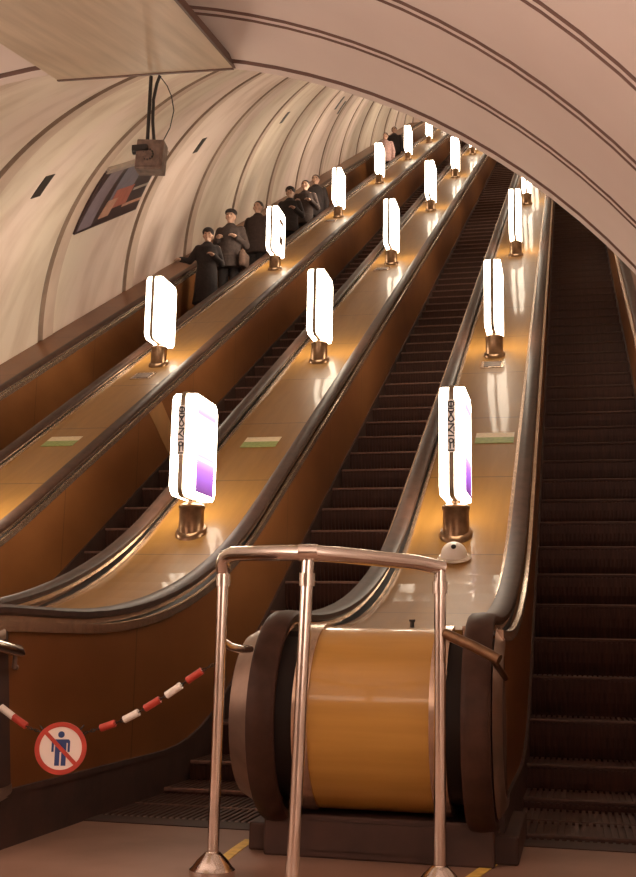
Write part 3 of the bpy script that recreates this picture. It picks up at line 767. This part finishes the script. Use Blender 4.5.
def person(x, y, H, coat, label, hat=None, long=False, wom=False, armL='down', armR='down', rz=0, hair_long=False, scarf=None, bag=None, ys=.1):
    """faces -Y (down the escalator); arm R is on the -X side of the picture"""
    zs = None
    t = thing('person', (x, y, 0), label, 'person', None, rz)
    k = H/1.72
    # the step the rider stands on
    i = round((y-.2-(4.80+.2))/TD); ysx = 4.80+.2+i*TD; t.location = (x, ysx+.2, step_z(ysx+.06)+.002)
    t.scale = (k, k, k)
    sw = .19 if not wom else .17
    def armpts(side, mode):
        sh = Vector((side*(sw+.0), .01, 1.40))
        if mode == 'down': el = sh+Vector((side*.06, .02, -.28)); wr = el+Vector((side*.0, -.05, -.24)); hd = Vector((0, -.1, -1))
        elif mode == 'bent': el = sh+Vector((side*.07, .03, -.27)); wr = el+Vector((-side*.10, -.20, .08)); hd = Vector((-side*.6, -.7, .2))
        elif mode == 'rail': el = sh+Vector((side*.12, -.04, -.24)); wr = el+Vector((side*.13, -.14, -.02)); hd = Vector((side*.5, -.8, -.25))
        else: el = sh+Vector((side*.05, .0, -.28)); wr = el+Vector((-side*.06, -.2, .0)); hd = Vector((0, -1, 0))
        return sh, el, wr, hd.normalized()
    bm = bmesh.new()
    # legs and feet core
    for s in (-1, 1):
        cap(bm, [(s*.085, .01, .90), (s*.095, 0, .50), (s*.095, .02, .09)], [.085, .058, .038])
        cap(bm, [(s*.095, .03, .05), (s*.105, -.13, .035)], [.04, .03])
    ell(bm, [(.86, 0, 0, .14, .10), (1.0, 0, 0, .15, .105), (1.12, 0, 0, .125, .095), (1.28, 0, 0, .155, .11), (1.40, 0, 0, .16, .095), (1.45, 0, 0, .08, .07)])
    cap(bm, [(0, .005, 1.42), (0, -.01, 1.53)], [.052, .05])
    # head with jaw, nose, brow, ears
    ball(bm, (0, 0, 1.625), .1, .78, .92, 1.02, 18); ball(bm, (0, -.035, 1.56), .06, .85, .85, .9)
    cap(bm, [(0, -.088, 1.63), (0, -.106, 1.598)], [.010, .015], 8)
    ball(bm, (0, -.085, 1.552), .022, 1.2, .8, .5, 8); ball(bm, (0, -.078, 1.522), .024, 1, .9, .8, 8)
    for s in (-1, 1):
        ball(bm, (s*.08, .005, 1.61), .024, .4, .8, 1.2, 8); ball(bm, (s*.035, -.078, 1.655), .02, 1.3, .7, .4, 8); ball(bm, (s*.042, -.058, 1.59), .03, 1, 1, 1, 8)
    for s, mode in ((1, armL), (-1, armR)):
        sh, el, wr, hd = armpts(s, mode)
        cap(bm, [sh, el, wr], [.05, .04, .028])
        ax = hd.cross(Vector((0, 0, 1))) if abs(hd.z) < .8 else Vector((0, 1, 0)); ax.normalize()
        pc = wr+hd*.05; cap(bm, [wr, pc-ax*.014, wr+hd*.085], [.026, .026, .026], 8); cap(bm, [wr, pc+ax*.014, wr+hd*.085], [.026, .026, .026], 8)
        dn = hd.cross(ax).normalized()
        if dn.z > 0: dn = -dn
        for f_, (o_, ln) in enumerate(((-.030, .060), (-.010, .072), (.010, .066), (.030, .050))):
            b0 = wr+hd*.09+ax*o_; cap(bm, [b0, b0+hd*ln*.5+dn*.008, b0+hd*ln*.85+dn*.03], [.0105, .0095, .008], 8)
        cap(bm, [wr+hd*.03-ax*.024, wr+hd*.07-ax*.052+dn*.01, wr+hd*.095-ax*.056+dn*.02], [.012, .011, .009], 8)
    b = finish('body', bm, 'skin', t, 'full'); remesh(b, .0095, 2)
    bm = bmesh.new()
    for s in (-1, 1): ball(bm, (s*.032, -.083, 1.632), .0105, 1.2, .6, .8, 10)
    finish('eyes', bm, 'hair', t, 'full')
    # coat
    bm = bmesh.new(); hem = .42 if long else .74
    hw = .2 if long else .185
    ell(bm, [(hem, 0, .0, hw+.03, .17), (hem+.2, 0, 0, hw, .15), (.95, 0, 0, .185, .14), (1.10, 0, 0, .165 if wom else .18, .13), (1.28, 0, 0, .20, .14), (1.40, 0, 0, .19, .12), (1.46, 0, .005, .10, .085), (1.50, 0, .01, .07, .07)])
    for s, mode in ((1, armL), (-1, armR)):
        sh, el, wr, hd = armpts(s, mode); cap(bm, [sh+Vector((-s*.02, 0, -.02)), el, wr-hd*.01], [.078, .062, .048])
    c = finish('coat', bm, coat, t, 'full'); remesh(c, .014, 3)
    bm = bmesh.new()
    for s in (-1, 1): cap(bm, [(s*.088, .01, .92), (s*.095, 0, .50), (s*.095, .02, .10)], [.10, .078, .062])
    c = finish('trousers', bm, 'trouser', t, 'full'); remesh(c, .016, 2)
    bm = bmesh.new()
    for s in (-1, 1): cap(bm, [(s*.095, .05, .05), (s*.10, -.06, .045), (s*.105, -.16, .038)], [.05, .048, .038])
    c = finish('shoes', bm, 'coat_black', t, 'full'); remesh(c, .014, 2)
    # hair / hat
    bm = bmesh.new(); ball(bm, (0, .022, 1.655), .104, .86, .94, .88, 18)
    if hair_long: ball(bm, (0, .045, 1.56), .10, .95, .6, 1.1)
    c = finish('hair', bm, 'hair', t, 'full'); remesh(c, .010, 2)
    if hat:
        bm = bmesh.new()
        if hat == 'cap':
            ball(bm, (0, .012, 1.69), .108, .92, 1.02, .62, 18); cap(bm, [(-.05, -.10, 1.675), (0, -.13, 1.668), (.05, -.10, 1.675)], [.014, .014, .014], 8)
        else:
            ball(bm, (0, .012, 1.68), .112, .9, .98, .8, 18)
        c = finish('hat', bm, 'coat_black', t, 'full'); remesh(c, .010, 2)
    if scarf:
        bm = bmesh.new(); tube(bm, [(.085*math.cos(a*PI/6), .01+.08*math.sin(a*PI/6), 1.47) for a in range(13)], .03, 8, False); cap(bm, [(.02, -.09, 1.46), (.03, -.15, 1.30)], [.03, .035], 8)
        c = finish('scarf', bm, scarf, t, 'full'); remesh(c, .012, 2)
    if bag:
        bm = bmesh.new(); bevbox(bm, bag*.26-.05, bag*.26+.05, -.20, .10, .72, .98, .03, 3); finish('shoulder_bag', bm, 'bag', t, True)
    return t
person(-5.36, 15.2, 1.56, 'coat_black', 'person at the front of the riders in a long black coat, hand towards the rail', wom=True, long=True, armR='rail', armL='bent', hat='beanie', rz=R_(10))
person(-5.26, 16.0, 1.72, 'coat_grey', 'person in a black cap and dark grey jacket holding hands before the chest', hat='cap', armL='bent', armR='bent', bag=1)
person(-5.16, 17.45, 1.66, 'coat_brown', 'person in a dark coat just left of and behind the glowing marked lamp', armL='down', armR='down', rz=R_(-8))
person(-5.12, 19.1, 1.60, 'coat_black', 'person in black on the left of the farther group of riders', armL='bent', armR='down', scarf=None, hat='beanie')
person(-5.02, 20.0, 1.62, 'coat_brown', 'bare-headed person in the middle of the farther group of riders', armL='bent', armR='bent')
person(-5.00, 20.85, 1.62, 'coat_black', 'topmost person of the farther group, dark jacket and short hair', armL='down', armR='bent', rz=R_(6))
person(-5.1, 29.6, 1.62, 'pink', 'person in a pinkish top far up the leftmost escalator', armL='down', armR='down')
person(-5.1, 31.2, 1.66, 'coat_black', 'person in dark clothes farthest up the leftmost escalator', armL='down', armR='down')
